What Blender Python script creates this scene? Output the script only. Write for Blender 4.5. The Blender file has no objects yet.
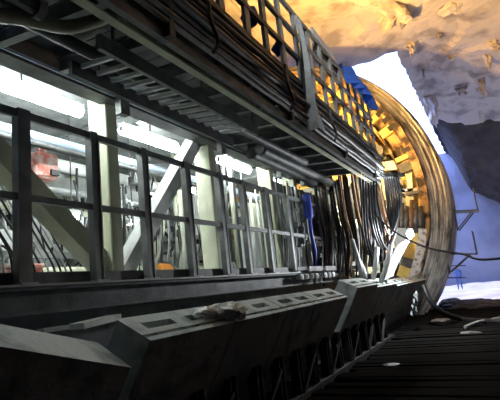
import bpy, math, random
from mathutils import Vector, Matrix, noise
random.seed(7)
S = bpy.context.scene
COL = S.collection
# ------------------------------------------------------------------ camera, world, exposure
# X runs along the machine (away), Y to the left, Z up; the eye is the origin
FPX = 460.0
def nv(v): return Vector(v).normalized()
d1 = nv((250, 63, FPX)); d2 = nv((-255, (63750 - FPX * FPX) / 63, FPX)); d3 = d2.cross(d1).normalized()
if d3.x > 0: d3 = -d3
RW = (d1, d3, d2)                                   # rows: world axes in camera coordinates (x right, y down, z forward)
cd = bpy.data.cameras.new('camera'); cam = bpy.data.objects.new('camera', cd); COL.objects.link(cam)
cd.sensor_width = 36; cd.lens = 36 * FPX / 500; cd.clip_end = 300; cd.clip_start = 0.05
M4 = Matrix.Identity(4)
for r in range(3):
    M4[r][0] = RW[r][0]; M4[r][1] = -RW[r][1]; M4[r][2] = -RW[r][2]
cam.matrix_world = M4
S.camera = cam
W = bpy.data.worlds.new('daylight_sky'); S.world = W; W.use_nodes = True
bg = W.node_tree.nodes['Background']
bg.inputs[0].default_value = (0.30, 0.42, 1.0, 1); bg.inputs[1].default_value = 7.0
S.view_settings.view_transform = 'Standard'; S.view_settings.look = 'None'
S.view_settings.gamma = 1; S.view_settings.use_curve_mapping = False
S.view_settings.exposure = 0.0
S.cycles.use_denoising = True
S.cycles.max_bounces = 8
S.cycles.sample_clamp_indirect = 6
# daylight enters by the shaft opening in the roof: a light portal guides the sampling there (gives no light of its own)
OX0, OX1, OY0, OY1, CZ = 24.2, 50.0, 2.80, 12.0, 11.5
pl = bpy.data.lights.new('shaft_portal', 'AREA'); pl.shape = 'RECTANGLE'; pl.size = OX1 - OX0; pl.size_y = OY1 - OY0
pl.cycles.is_portal = True
po = bpy.data.objects.new('shaft_portal', pl); COL.objects.link(po); po.location = ((OX0 + OX1) / 2, (OY0 + OY1) / 2, CZ + .9)

sun_d = bpy.data.lights.new('sun', 'SUN'); sun_d.energy = 3.6; sun_d.angle = .02; sun_d.color = (1, .95, .88)
sun = bpy.data.objects.new('sun', sun_d); COL.objects.link(sun)
sun.rotation_euler = Vector((-.10, -.42, -.9)).to_track_quat('-Z', 'Y').to_euler()

# ------------------------------------------------------------------ helpers
def mat(name, col, rough=.7, metal=0, var=.35, scale=3.0, bump=.15, bscale=20, stretch=(1, 1, 1), col2=None, thr=None, trans=0, spec=.4):
    m = bpy.data.materials.new(name); m.use_nodes = True
    nt = m.node_tree; b = nt.nodes['Principled BSDF']; L = nt.links
    tc = nt.nodes.new('ShaderNodeTexCoord'); mp = nt.nodes.new('ShaderNodeMapping'); mp.inputs['Scale'].default_value = stretch
    L.new(tc.outputs['Object'], mp.inputs[0])
    n = nt.nodes.new('ShaderNodeTexNoise'); n.inputs['Scale'].default_value = scale; n.inputs['Detail'].default_value = 6
    L.new(mp.outputs[0], n.inputs['Vector'])
    r = nt.nodes.new('ShaderNodeValToRGB'); L.new(n.outputs[0], r.inputs[0])
    lo = col2 if col2 else tuple(c * (1 - var) for c in col)
    hi = col if col2 else tuple(min(1, c * (1 + var * .6)) for c in col)
    a, z = thr if thr else (.3, .7)
    r.color_ramp.elements[0].position = a; r.color_ramp.elements[1].position = z
    r.color_ramp.elements[0].color = (*lo, 1); r.color_ramp.elements[1].color = (*hi, 1)
    L.new(r.outputs[0], b.inputs['Base Color'])
    b.inputs['Specular IOR Level'].default_value = spec; b.inputs['Roughness'].default_value = rough; b.inputs['Metallic'].default_value = metal
    if trans:
        t = nt.nodes.new('ShaderNodeBsdfTranslucent'); L.new(r.outputs[0], t.inputs[0])
        mx = nt.nodes.new('ShaderNodeMixShader'); mx.inputs[0].default_value = trans
        L.new(b.outputs[0], mx.inputs[1]); L.new(t.outputs[0], mx.inputs[2])
        L.new(mx.outputs[0], nt.nodes['Material Output'].inputs[0])
    if bump:
        n2 = nt.nodes.new('ShaderNodeTexNoise'); n2.inputs['Scale'].default_value = bscale; n2.inputs['Detail'].default_value = 5
        L.new(mp.outputs[0], n2.inputs['Vector'])
        bp = nt.nodes.new('ShaderNodeBump'); bp.inputs['Strength'].default_value = bump; bp.inputs['Distance'].default_value = .05
        L.new(n2.outputs[0], bp.inputs['Height']); L.new(bp.outputs[0], b.inputs['Normal'])
    return m
def emis(name, col, s):
    m = bpy.data.materials.new(name); m.use_nodes = True; nt = m.node_tree
    b = nt.nodes['Principled BSDF']; b.inputs['Base Color'].default_value = (*col, 1)
    b.inputs['Emission Color'].default_value = (*col, 1); b.inputs['Emission Strength'].default_value = s
    return m
M = {
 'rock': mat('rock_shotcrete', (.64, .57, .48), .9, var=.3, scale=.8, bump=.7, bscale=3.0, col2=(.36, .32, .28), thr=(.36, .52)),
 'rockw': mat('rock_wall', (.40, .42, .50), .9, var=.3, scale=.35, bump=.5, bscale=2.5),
 'darkshaderock': mat('dark_and_shaded_rock', (.075, .062, .050), .95, var=.4, scale=.7, bump=.5, bscale=3),
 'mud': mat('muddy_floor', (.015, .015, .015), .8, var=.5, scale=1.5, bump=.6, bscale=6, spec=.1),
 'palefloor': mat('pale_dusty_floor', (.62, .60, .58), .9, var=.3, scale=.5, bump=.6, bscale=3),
 'timber': mat('near_black_timber', (.013, .0125, .012), .9, var=.5, scale=2, bump=.4, bscale=12, stretch=(4, .6, 1), spec=0),  # one even near-black tone, without specular
 'conc': mat('segment_concrete', (.50, .55, .54), .8, var=.25, scale=3.2, bump=.3, bscale=18, col2=(.20, .23, .23), thr=(.30, .5), spec=.15),
 'steel': mat('dark_grey_steel', (.115, .12, .122), .55, .3, var=.4, scale=4, bump=.15),
 'steelm': mat('mid_grey_steel', (.20, .21, .21), .5, .3, var=.4, scale=4, bump=.15),
 'steell': mat('light_grey_steel', (.42, .44, .44), .5, .2, var=.35, scale=5, bump=.12),
 'shadesteel': mat('shade_darkened_steel', (.03, .03, .03), .7, 0, var=.4),  # steel darkened: shade under the segments put into its colour
 'black': mat('black_rubber', (.018, .018, .02), .5, var=.4, scale=6, bump=.1),
 'cream': mat('cream_paint', (.72, .74, .56), .45, 0, var=.18, scale=3, bump=.08),
 'white': mat('dirty_white_paint', (.72, .74, .73), .5, 0, var=.3, scale=3, bump=.1),
 'olive': mat('dusty_olive_paint', (.42, .42, .30), .6, 0, var=.25, scale=3, bump=.1),
 'palebl': mat('pale_blue_paint', (.42, .50, .62), .4, 0, var=.2, scale=3, bump=.08),
 'red': mat('dusty_red_paint', (.62, .16, .12), .6, 0, var=.3, scale=8, bump=.15, col2=(.75, .62, .58), thr=(.35, .6)),
 'orange': mat('orange_paint', (.75, .33, .06), .5, 0, var=.3, scale=6, bump=.1),
 'yellow': mat('yellow_paint', (.80, .58, .16), .5, 0, var=.3, scale=2.5, bump=.1),
 'rust': mat('rusty_steel', (.55, .33, .15), .8, .1, var=.5, scale=2.2, bump=.5, bscale=9, col2=(.05, .035, .025), thr=(.44, .60)),
 'shell': mat('streaked_shield_steel', (.80, .76, .70), .6, .1, var=.5, scale=1.6, bump=.25, bscale=10, stretch=(3, .7, .7), col2=(.14, .13, .12), thr=(.35, .62)),
 'grout': mat('white_grout_crust', (.85, .84, .82), .85, 0, var=.2, scale=6, bump=.9, bscale=9, col2=(.35, .34, .33), thr=(.35, .5)),
 'blue': mat('blue_plastic', (.05, .09, .55), .5, 0, var=.3, scale=4, bump=.1),
 'tarp': mat('blue_tarpaulin', (.08, .30, 1.0), .5, 0, var=.3, scale=4, bump=.3, trans=.55),
 'cloth': mat('grey_dusty_cloth', (.58, .60, .60), .9, 0, var=.25, scale=4, bump=.4, bscale=12),
 'copper': mat('brown_hose', (.22, .12, .06), .6, 0, var=.4, scale=5, bump=.1),
 'skin': mat('skin', (.55, .36, .27), .6, 0, var=.1),
 'tube': emis('fluorescent_tube', (.92, 1.0, .97), 55),
 'lens': emis('white_lamp_lens', (.92, .96, 1.0), 60),
 'warm': emis('sodium_lamp_lens', (1.0, .52, .16), 40),
}
class MB:
    def __init__(s): s.v = []; s.f = []
    def add(s, vs, fs):
        o = len(s.v); s.v += [tuple(v) for v in vs]; s.f += [tuple(i + o for i in f) for f in fs]; return s
    def box(s, x0, x1, y0, y1, z0, z1):
        return s.add([(x, y, z) for x in (x0, x1) for y in (y0, y1) for z in (z0, z1)],
                     [(0, 1, 3, 2), (4, 6, 7, 5), (0, 4, 5, 1), (2, 3, 7, 6), (0, 2, 6, 4), (1, 5, 7, 3)])
    def bar(s, a, b, w, h, up=(0, 0, 1)):
        a = Vector(a); b = Vector(b); d = (b - a).normalized(); up = Vector(up)
        if abs(d.dot(up)) > .98: up = Vector((0, 1, 0))
        u = d.cross(up).normalized(); t = u.cross(d)
        vs = [p + u * sx * w / 2 + t * sz * h / 2 for p in (a, b) for sx in (-1, 1) for sz in (-1, 1)]
        return s.add(vs, [(0, 1, 3, 2), (4, 6, 7, 5), (0, 4, 5, 1), (2, 3, 7, 6), (0, 2, 6, 4), (1, 5, 7, 3)])
    def ibeam(s, a, b, w, h, t=.02, up=(0, 0, 1)):
        a = Vector(a); b = Vector(b); d = (b - a).normalized(); up = Vector(up)
        if abs(d.dot(up)) > .98: up = Vector((0, 1, 0))
        u = d.cross(up).normalized(); q = u.cross(d)
        s.bar(a + q * (h / 2 - t / 2), b + q * (h / 2 - t / 2), w, t, up); s.bar(a - q * (h / 2 - t / 2), b - q * (h / 2 - t / 2), w, t, up)
        return s.bar(a, b, t, h - 2 * t, up)
    def tube(s, pts, r, n=8, cap=True):
        pts = [Vector(p) for p in pts]; o = len(s.v); prev = None
        for i, p in enumerate(pts):
            d = (pts[min(i + 1, len(pts) - 1)] - pts[max(i - 1, 0)]).normalized()
            if prev is None:
                u = d.cross(Vector((0, 0, 1)) if abs(d.z) < .9 else Vector((1, 0, 0))).normalized()
            else:
                u = (prev - d * prev.dot(d)).normalized()
            prev = u; w = d.cross(u); rr = r[i] if isinstance(r, (list, tuple)) else r
            for k in range(n):
                a = 2 * math.pi * k / n
                s.v.append(tuple(p + (u * math.cos(a) + w * math.sin(a)) * rr))
        for i in range(len(pts) - 1):
            for k in range(n):
                s.f.append((o + i * n + k, o + i * n + (k + 1) % n, o + (i + 1) * n + (k + 1) % n, o + (i + 1) * n + k))
        if cap:
            s.f.append(tuple(o + k for k in range(n))[::-1]); e = o + (len(pts) - 1) * n; s.f.append(tuple(e + k for k in range(n)))
        return s
    def mesh(s, name, m, smooth=False):
        me = bpy.data.meshes.new(name); me.from_pydata(s.v, [], s.f); me.update(); me.validate()
        me.materials.append(m)
        if smooth:
            for p in me.polygons: p.use_smooth = len(p.vertices) <= 4
        return me
    def build(s, name, m, parent=None, smooth=False, bevel=0):
        o = bpy.data.objects.new(name, s.mesh(name, m, smooth)); COL.objects.link(o)
        if parent: o.parent = parent; o.matrix_parent_inverse = parent_inv(parent)
        if bevel:
            b = o.modifiers.new('bevel', 'BEVEL'); b.width = bevel; b.segments = 1; b.limit_method = 'ANGLE'
        return o
def parent_inv(p):                                   # parts are modelled in world coordinates
    return Matrix.Translation(-p.location) if p.type == 'EMPTY' else Matrix.Identity(4)
def tag(o, label, cat, group=None):
    o['label'] = label; o['category'] = cat
    if group: o['group'] = group
    return o
def thing(name, label, cat, loc=(0, 0, 0), group=None):
    o = bpy.data.objects.new(name, None); COL.objects.link(o); o.location = loc; o.empty_display_size = .1
    return tag(o, label, cat, group)
def struct(o): o['kind'] = 'structure'; return o
def smoothpts(P, k=6):
    P = [Vector(p) for p in P]; Q = [P[0]] + P + [P[-1]]; out = []
    for i in range(1, len(Q) - 2):
        a, b, c, d = Q[i - 1:i + 3]
        for j in range(k):
            t = j / k
            out.append(.5 * ((2 * b) + (c - a) * t + (2 * a - 5 * b + 4 * c - d) * t * t + (3 * b - a - 3 * c + d) * t ** 3))
    out.append(P[-1]); return out
def ray(u, v):
    c = Vector((u - 250, v - 200, FPX)).normalized()
    return Vector([RW[r].dot(c) for r in range(3)])
def onX(u, v, X): r = ray(u, v); return r * (X / r.x)
def onY(u, v, Y): r = ray(u, v); return r * (Y / r.y)
def onZ(u, v, Z): r = ray(u, v); return r * (Z / r.z)
def sm(a, b, x):
    t = max(0, min(1, (x - a) / (b - a))); return t * t * (3 - 2 * t)
def fbm(p, o=4):
    p = Vector(p); t = 0; a = 1
    for _ in range(o):
        t += a * noise.noise(p); a *= .5; p = p * 2.03
    return t
def lump(c, r, seed, sq=(1, 1, 1), n=10, rough=.35):
    m = MB(); c = Vector(c)
    for i in range(n + 1):
        th = math.pi * i / n
        for j in range(n * 2):
            ph = math.pi * j / n
            d = Vector((math.sin(th) * math.cos(ph), math.sin(th) * math.sin(ph), math.cos(th)))
            k = r * (1 + rough * fbm(d * 1.6 + Vector((seed * 3.1, seed, 0)), 3))
            m.v.append((c.x + d.x * k * sq[0], c.y + d.y * k * sq[1], c.z + d.z * k * sq[2]))
    for i in range(n):
        for j in range(n * 2):
            m.f.append((i * 2 * n + j, (i + 1) * 2 * n + j, (i + 1) * 2 * n + (j + 1) % (2 * n), i * 2 * n + (j + 1) % (2 * n)))
    return m

# ------------------------------------------------------------------ cavern shell
FZ = -1.6
YC, ZC, RS = 8.63, 3.02, 7.36
def ceil_z(x, y):
    edge = min(1, max(abs(x - OX0) - .3, 0) / 2.5 if OY0 - 1 < y < OY1 else 1, max(abs(y - OY0) - .2, 0) / 1.6 if x > OX0 else 1)
    edge = .18 + .82 * edge
    z = .35 * fbm((x * .16, y * .2, 1.3), 3)
    q = fbm((x * .10 + 7, y * .16, 4), 3) + .12 * y         # broken beds of sprayed rock: stepped ledges
    fr = q * 2.6 - math.floor(q * 2.6)
    z += .42 * (math.floor(q * 2.6) + sm(.86, 1.0, fr)) / 2.6 * 1.6 - .25
    z += .05 * fbm((x * .9, y * .9, 9), 3) + .03 * fbm((x * 2.3, y * 2.3, 19), 2)
    z = CZ + z * edge
    f = sm(34, 49, x)                                       # far right rock lowered to shape the dark edge of the shaft light
    z -= f * (4.4 * (1 - sm(.9, 2.7, y)) + .5 * max(0, .9 - y))
    z -= max(0, 1.0 - y) ** 1.6 * .07
    z -= max(0, y - 15) ** 1.5 * .4
    return max(z, FZ)
def grid_surface(name, m, xs, ys, fn, skip, up=1.2, jit=None):
    g = MB(); idx = {}
    def vid(i, j, top=False):
        k = (i, j, top)
        if k not in idx:
            x, y = xs[i], ys[j]
            idx[k] = len(g.v); jx, jy = jit(x, y) if jit else (0, 0)
            g.v.append((x + jx, y + jy, fn(x, y) + (up if top else 0)))
        return idx[k]
    on = lambda i, j: 0 <= i < len(xs) - 1 and 0 <= j < len(ys) - 1 and not skip((xs[i] + xs[i + 1]) / 2, (ys[j] + ys[j + 1]) / 2)
    for i in range(len(xs) - 1):
        for j in range(len(ys) - 1):
            if not on(i, j): continue
            g.f.append((vid(i, j), vid(i, j + 1), vid(i + 1, j + 1), vid(i + 1, j)))
            g.f.append((vid(i, j, 1), vid(i + 1, j, 1), vid(i + 1, j + 1, 1), vid(i, j + 1, 1)))
            for (a, b, c, d) in ((i - 1, j, (i, j), (i, j + 1)), (i + 1, j, (i + 1, j + 1), (i + 1, j)), (i, j - 1, (i + 1, j), (i, j)), (i, j + 1, (i, j + 1), (i + 1, j + 1))):
                if not on(a, b): g.f.append((vid(*c), vid(*c, 1), vid(*d, 1), vid(*d)))
    return g.build(name, m, None)
def hole(x, y):
    return OX0 < x and OY0 < y < OY1
def steps(a, b, n): return [a + (b - a) * i / n for i in range(n + 1)]
xs = steps(-12, 12, 24)[:-1] + steps(12, OX0, 53)[:-1] + steps(OX0, 37.2, 57); xf = steps(37.2, 51, 46)
ys = steps(-12, -3, 14)[:-1] + steps(-3, OY0, 24)[:-1] + steps(OY0, OY1, 36)[:-1] + steps(OY1, 21, 14)
def ragged(x, y):                                           # the cut edge of the opening is broken rock
    if x < OX0 - .01 or y < OY0 - .01 or y > OY1 - .3: return (0, 0)
    jx = .22 * fbm((y * 1.1, 2, 5), 3) if abs(x - OX0) < .01 else 0
    jy = .16 * fbm((x * 1.1, 7, 2), 3) if abs(y - OY0) < .01 else 0
    return (jx, jy)
struct(grid_surface('ceiling', M['rock'], xs, ys, ceil_z, hole, 1.2, ragged))
struct(grid_surface('ceiling_far', M['darkshaderock'], xf, ys, ceil_z, hole, 1.2, ragged))  # far roof: its shade is put into a darker rock colour
def wallgrid(name, m, fn, nu, nv_, thick):
    g = MB()
    for k in (0, 1):
        for i in range(nu + 1):
            for j in range(nv_ + 1):
                g.v.append(tuple(fn(i / nu, j / nv_, k * thick)))
    n1 = (nu + 1) * (nv_ + 1)
    for k in (0, 1):
        for i in range(nu):
            for j in range(nv_):
                a = k * n1 + i * (nv_ + 1) + j
                q = (a, a + 1, a + nv_ + 2, a + nv_ + 1); g.f.append(q if k else q[::-1])
    return struct(g.build(name, m))
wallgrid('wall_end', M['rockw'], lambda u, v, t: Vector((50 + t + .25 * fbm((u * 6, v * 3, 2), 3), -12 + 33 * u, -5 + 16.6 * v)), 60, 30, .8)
wallgrid('wall_right', M['darkshaderock'], lambda u, v, t: Vector((-12 + 63 * u, -9.5 - t + .5 * fbm((u * 12, v * 3, 5), 3), -5 + 16 * v)), 60, 16, .8)
wallgrid('wall_left', M['darkshaderock'], lambda u, v, t: Vector((-12 + 63 * u, 19 + t + .5 * fbm((u * 12, v * 3, 8), 3), -5 + 17 * v)), 60, 16, .8)
wallgrid('wall_back', M['darkshaderock'], lambda u, v, t: Vector((-11.5 - t + .4 * fbm((u * 8, v * 4, 11), 3), -12 + 33 * u, -5 + 17.5 * v)), 30, 16, .8)
# floors: dark muddy slab beside the machine, a pit under it, pale dusty ground under the shaft
def floor_z(x, y):
    return FZ + .05 * fbm((x * .8, y * .8, 3), 3) + (.16 * fbm((x * .35, y * .35, 5), 4) if x > 23 else 0)
gxs = steps(-12, 22.8, 48); gys = steps(-12, 3.2, 24)
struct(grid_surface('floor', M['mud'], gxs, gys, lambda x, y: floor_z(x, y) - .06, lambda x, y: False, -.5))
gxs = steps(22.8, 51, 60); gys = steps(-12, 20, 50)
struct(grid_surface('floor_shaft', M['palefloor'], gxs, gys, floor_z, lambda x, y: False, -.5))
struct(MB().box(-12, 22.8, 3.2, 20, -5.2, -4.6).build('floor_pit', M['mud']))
struct(MB().box(22.8, 23.2, 3.2, 20, -4.6, -2.1).build('wall_pit', M['darkshaderock']))
# timbers laid crosswise on the slab
fl = bpy.data.objects['floor']
tm = []
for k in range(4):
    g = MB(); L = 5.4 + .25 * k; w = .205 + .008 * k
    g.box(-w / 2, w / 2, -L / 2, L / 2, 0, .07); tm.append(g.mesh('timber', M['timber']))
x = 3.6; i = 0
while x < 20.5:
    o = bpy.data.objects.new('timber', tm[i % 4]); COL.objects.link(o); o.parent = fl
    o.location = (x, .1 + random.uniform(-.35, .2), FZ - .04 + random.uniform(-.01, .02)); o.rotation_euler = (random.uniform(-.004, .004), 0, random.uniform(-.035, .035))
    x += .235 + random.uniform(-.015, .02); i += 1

# ------------------------------------------------------------------ shield (far ring)
def ringpt(x, r, th):                                # th below the horizontal on the camera side
    return Vector((x, YC - r * math.cos(th), ZC - r * math.sin(th)))
def arc_solid(x0, x1, r0, r1, t0, t1, n, closed=False, jit=None):
    g = MB(); N = n if closed else n + 1
    for i in range(N):
        t = t0 + (t1 - t0) * i / n
        j = jit(t) if jit else (0, 0)
        for (x, r) in ((x0, r0), (x1, r0), (x1, r1 + j[1]), (x0 + j[0], r1 + j[1])): g.v.append(tuple(ringpt(x, r, t)))
    for i in range(n):
        a = 4 * i; b = 4 * ((i + 1) % N)
        for k in range(4): g.f.append((a + k, a + (k + 1) % 4, b + (k + 1) % 4, b + k))
    if not closed:
        g.f.append((0, 1, 2, 3)); e = 4 * n; g.f.append((e + 3, e + 2, e + 1, e))
    return g
PI = math.pi; DG = PI / 180
sh = thing('tunnel_shield', 'huge round steel tunnelling shield at the far end, its rim lit orange', 'tunnel shield', (20, YC, ZC - RS))
xb = 18.45
for i, (w, r) in enumerate(((.10, 6.74), (.12, 6.82), (.08, 6.88), (.12, 6.98), (.08, 7.03), (.12, 7.13), (.08, 7.19), (.12, 7.29), (.14, 7.34), (2.4, 7.40))):
    arc_solid(xb, xb + w + (.05 if i < 9 else 0), 6.6, r, 0, 2 * PI, 120, True, lambda t: (0, .012 * noise.noise((math.cos(t) * 30 + i, math.sin(t) * 30, 0)))).build('shell_band', M['rust'] if i == 0 else M['shell'], sh); xb += w
arc_solid(18.3, 18.46, 6.42, 6.72, 0, 2 * PI, 140, True, lambda t: (0, .04 * noise.noise((math.cos(t) * 22, math.sin(t) * 22, 0)))).build('rim_ring', M['rust'], sh)
arc_solid(19.1, 19.3, 5.8, 6.6, 0, 2 * PI, 110, True).build('stiffener_ring', M['yellow'], sh)
arc_solid(20.6, 20.8, 5.6, 6.6, 0, 2 * PI, 110, True).build('stiffener_ring', M['yellow'], sh)
arc_solid(18.46, 22.0, 6.54, 6.6, 0, 2 * PI, 110, True).build('inner_skin', M['rust'], sh)
arc_solid(21.8, 22.0, .9, 6.56, 0, 2 * PI, 90, True).build('bulkhead', M['steell'], sh)
arc_solid(19.4, 19.5, 4.3, 5.6, -75 * DG, -18 * DG, 24).build('web_plate', M['yellow'], sh)
arc_solid(18.18, 18.3, 6.36, 6.66, 13 * DG, 40 * DG, 60, False, lambda t: (0, .1 * noise.noise((t * 25, 0, 0)))).build('grout_crust', M['grout'], sh)
arc_solid(18.75, 18.82, 5.9, 6.54, -150 * DG, -9 * DG, 80).build('liner_plate', M['rust'], sh)
arc_solid(18.5, 18.78, 5.84, 5.92, -150 * DG, -9 * DG, 80).build('liner_flange', M['rust'], sh)
for k in range(-19, 8):
    th = (k * 8 + 2.5 * math.sin(k * 2.3)) * DG; w = .01 + .02 * abs(math.sin(k * 1.7))
    arc_solid(18.5, 18.76, 5.9, 6.5, th - w, th + w, 1).build('rim_bracket', M['yellow'] if k < -1 else M['steel'], sh)
for th in (-36, -32, -28.4, -25, -15):
    arc_solid(18.26, 18.4, 6.3, 6.62, (th - .8) * DG, (th + .8) * DG, 2).build('rim_hollow_shade', M['black'], sh)  # solid black blocks paint the shade of hollows in the rim
for (a, b, w, m) in (((386, 126), (406, 164), .16, 'cream'), ((374, 152), (405, 149), .3, 'yellow'), ((376, 168), (410, 163), .36, 'cream'), ((408, 150), (412, 215), .22, 'cream'), ((380, 180), (412, 196), .12, 'steell'), ((384, 192), (418, 190), .14, 'white'), ((420, 160), (428, 215), .12, 'rust')):
    MB().bar(onX(*a, 18.9), onX(*b, 18.9), .2, w).build('shield_strut', M[m], sh)
for k in range(9):
    p = onX(384 + 4.6 * k, 200 + (k % 3) * 3, 18.2); q = onX(384.5 + 4.6 * k, 228, 18.2)
    c = MB().tube([p, p.lerp(q, .3), p.lerp(q, .31), q], [.07, .07, .13, .13], 8).build('upright_valve', M['steel' if k % 3 else 'copper'], sh, True)
for k in range(-21, 14, 2):                                   # thrust rams ranged round the inside of the skin
    th = (k * 7.2 + 2) * DG; r = 5.5
    g = MB().tube([ringpt(19.0, r, th), ringpt(21.7, r, th)], .2, 10); cy = g.build('thrust_ram', M['steell'] if k % 3 else M['steel'], sh, True)
    MB().tube([ringpt(18.2, r, th), ringpt(19.02, r, th)], .11, 8).build('ram_rod', M['steell'], cy, True)
    MB().tube([ringpt(18.08, r, th), ringpt(18.2, r, th)], .24, 10).build('ram_shoe', M['steel'], cy, True)
for (z0, hw, m) in ((6.4, 4.2, 'yellow'), (4.5, 5.1, 'cream'), (2.4, 5.2, 'steelm'), (.5, 4.6, 'steelm')):
    MB().box(19.0, 21.7, YC - hw, YC + hw, z0 - .14, z0).build('inner_platform', M[m], sh)
    MB().ibeam((18.9, YC - hw, z0 - .18), (18.9, YC + hw, z0 - .18), .2, .36, .03).build('platform_beam', M['yellow' if z0 > 4 else 'cream'], sh)
for (a, b) in (((4.9, 8.0), (3.6, 4.5)), ((4.4, 7.4), (6.0, 6.4)), ((5.6, 6.4), (5.6, 8.3)), ((4.3, 4.5), (4.3, 6.6)), ((3.6, .5), (3.6, 4.5)), ((4.7, .5), (4.7, 4.5)), ((5.8, 2.4), (4.7, 4.5))):
    MB().ibeam((18.8, *a), (18.8, *b), .2, .24, .03).build('shield_strut', M['yellow'] if b[1] > 4.6 or a[1] > 4.6 else M['cream'], sh)

# ------------------------------------------------------------------ lining segments carrying the gantry
RO, RI = 7.02, 6.63
T0 = 28.2 * DG
def segment(x0, x1, ta, tb, pockets=True):
    # joint face cut into a grid: gasket groove and two bolt pockets are sunk into it
    rad = [0, .06, .10, .17, .27, .39]
    L = x1 - x0; xsb = [0, .12 * L, .42 * L, .58 * L, .86 * L, L]
    g = MB()
    def P(x, d, h=0):
        t = ta + (tb - ta) * (x / L); p = ringpt(x0 + x, RO - d, t)
        n = Vector((0, -math.sin(t), math.cos(t)))
        return p - n * h
    dep = lambda i, j: 0 if not pockets else (.045 if j == 1 else (.09 if j == 3 and i in (1, 3) else 0))
    for i in range(5):
        for j in range(5):
            d = dep(i, j); c = [(xsb[i], rad[j]), (xsb[i + 1], rad[j]), (xsb[i + 1], rad[j + 1]), (xsb[i], rad[j + 1])]
            o = len(g.v); g.v += [tuple(P(a, b, d)) for a, b in c]; g.f.append((o, o + 1, o + 2, o + 3))
            if d:
                o2 = len(g.v); g.v += [tuple(P(a, b)) for a, b in c]
                for k in range(4): g.f.append((o + k, o2 + k, o2 + (k + 1) % 4, o + (k + 1) % 4))
    n = 30; o = len(g.v)
    for i in range(n + 1):
        for (x, d) in ((0, 0), (L, 0), (L, .39), (0, .39)):
            t = ta + (tb - ta) * (x / L); t = t + (150 * DG - t) * i / n
            g.v.append(tuple(ringpt(x0 + x, RO - d, t)))
    for i in range(n):
        a = o + 4 * i; b = a + 4
        for k in range(4): g.f.append((a + k, a + (k + 1) % 4, b + (k + 1) % 4, b + k))
    e = o + 4 * n; g.f.append((e, e + 1, e + 2, e + 3))
    return g
seg = [(.9, 2.72, T0 - 3.1 * DG, T0 + 1.6 * DG, 'wedge-shaped concrete lining segment sloping down to the right, nearest the camera', False),
       (2.84, 4.14, T0, T0, 'concrete lining segment with bolt pockets just right of the wedge-shaped one', True),
       (4.17, 5.45, T0, T0, 'concrete lining segment with rubble on its left corner', True),
       (5.48, 6.78, T0, T0, 'concrete lining segment, third of the row with bolt pockets', True),
       (6.81, 8.10, T0, T0, 'concrete lining segment, fourth of the row with bolt pockets, half in shade', True),
       (8.55, 10.2, T0 - 1.2 * DG, T0 - 1.2 * DG, 'raised concrete lining segment with grooved top below the hanging hoses', True),
       (10.24, 12.5, T0 - .6 * DG, T0 - .6 * DG, 'shaded concrete lining segment at the foot of the white curved plate', True),
       (12.54, 15.2, T0, T0, 'second last concrete lining segment before the shield', True), (15.24, 18.0, T0, T0, 'last concrete lining segment against the rim of the shield', True)]
for (a, b, ta, tb, lab, pk) in seg:
    s = segment(a, b, ta, tb, pk).build('lining_segment', M['conc'], None, False, .012); tag(s, lab, 'concrete segment', 'lining segments under the gantry')
tag(lump(ringpt(4.1, RO - .12, T0) + Vector((0, 0, .05)), .12, 2, (1.2, 1.2, .8)).build('rubble_lump', M['grout']), 'pale lump of broken grout on the joint of two segments', 'rubble')
tag(lump(ringpt(4.32, RO - .08, T0) + Vector((0, 0, .04)), .09, 5, (1.1, 1, 1)).build('rubble_lump', M['rock']), 'brown lump of rubble beside the pale grout lump on the segments', 'rubble')
tag(lump(ringpt(3.86, RO - .2, T0) + Vector((0, 0, .03)), .09, 9, (1.6, 1, .6)).build('rubble_lump', M['grout']), 'flat crumb of grout lying on the pocketed segment left of the pale lump', 'rubble')
# cradle under the segments
cr = thing('steel_cradle', 'dark steel cradle of short posts under the row of lining segments', 'cradle', (7, 2.8, FZ))
MB().box(1, 12.6, 2.72, 2.94, FZ - .08, FZ + .1).build('cradle_sill', M['shadesteel'], cr)
MB().box(.6, 18.2, 3.12, 3.17, -4.6, -1.42).build('light_block_sheet', M['shadesteel'], cr)  # sheet added to keep pit daylight from showing under the segments
x = 1.4; k = 0
while x < 12.5:
    zt = ZC - math.sqrt(RO ** 2 - (YC - 2.83) ** 2)
    MB().ibeam((x, 2.83, FZ + .1), (x, 2.83, zt + .03), .14, .14, .02, (1, 0, 0)).build('cradle_post', M['shadesteel'], cr)
    if k % 2 == 0: MB().bar((x, 2.76, FZ + .1), (x + .58, 2.76, zt - .12), .05, .05).build('cradle_brace', M['shadesteel'], cr)
    x += .62; k += 1

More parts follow.
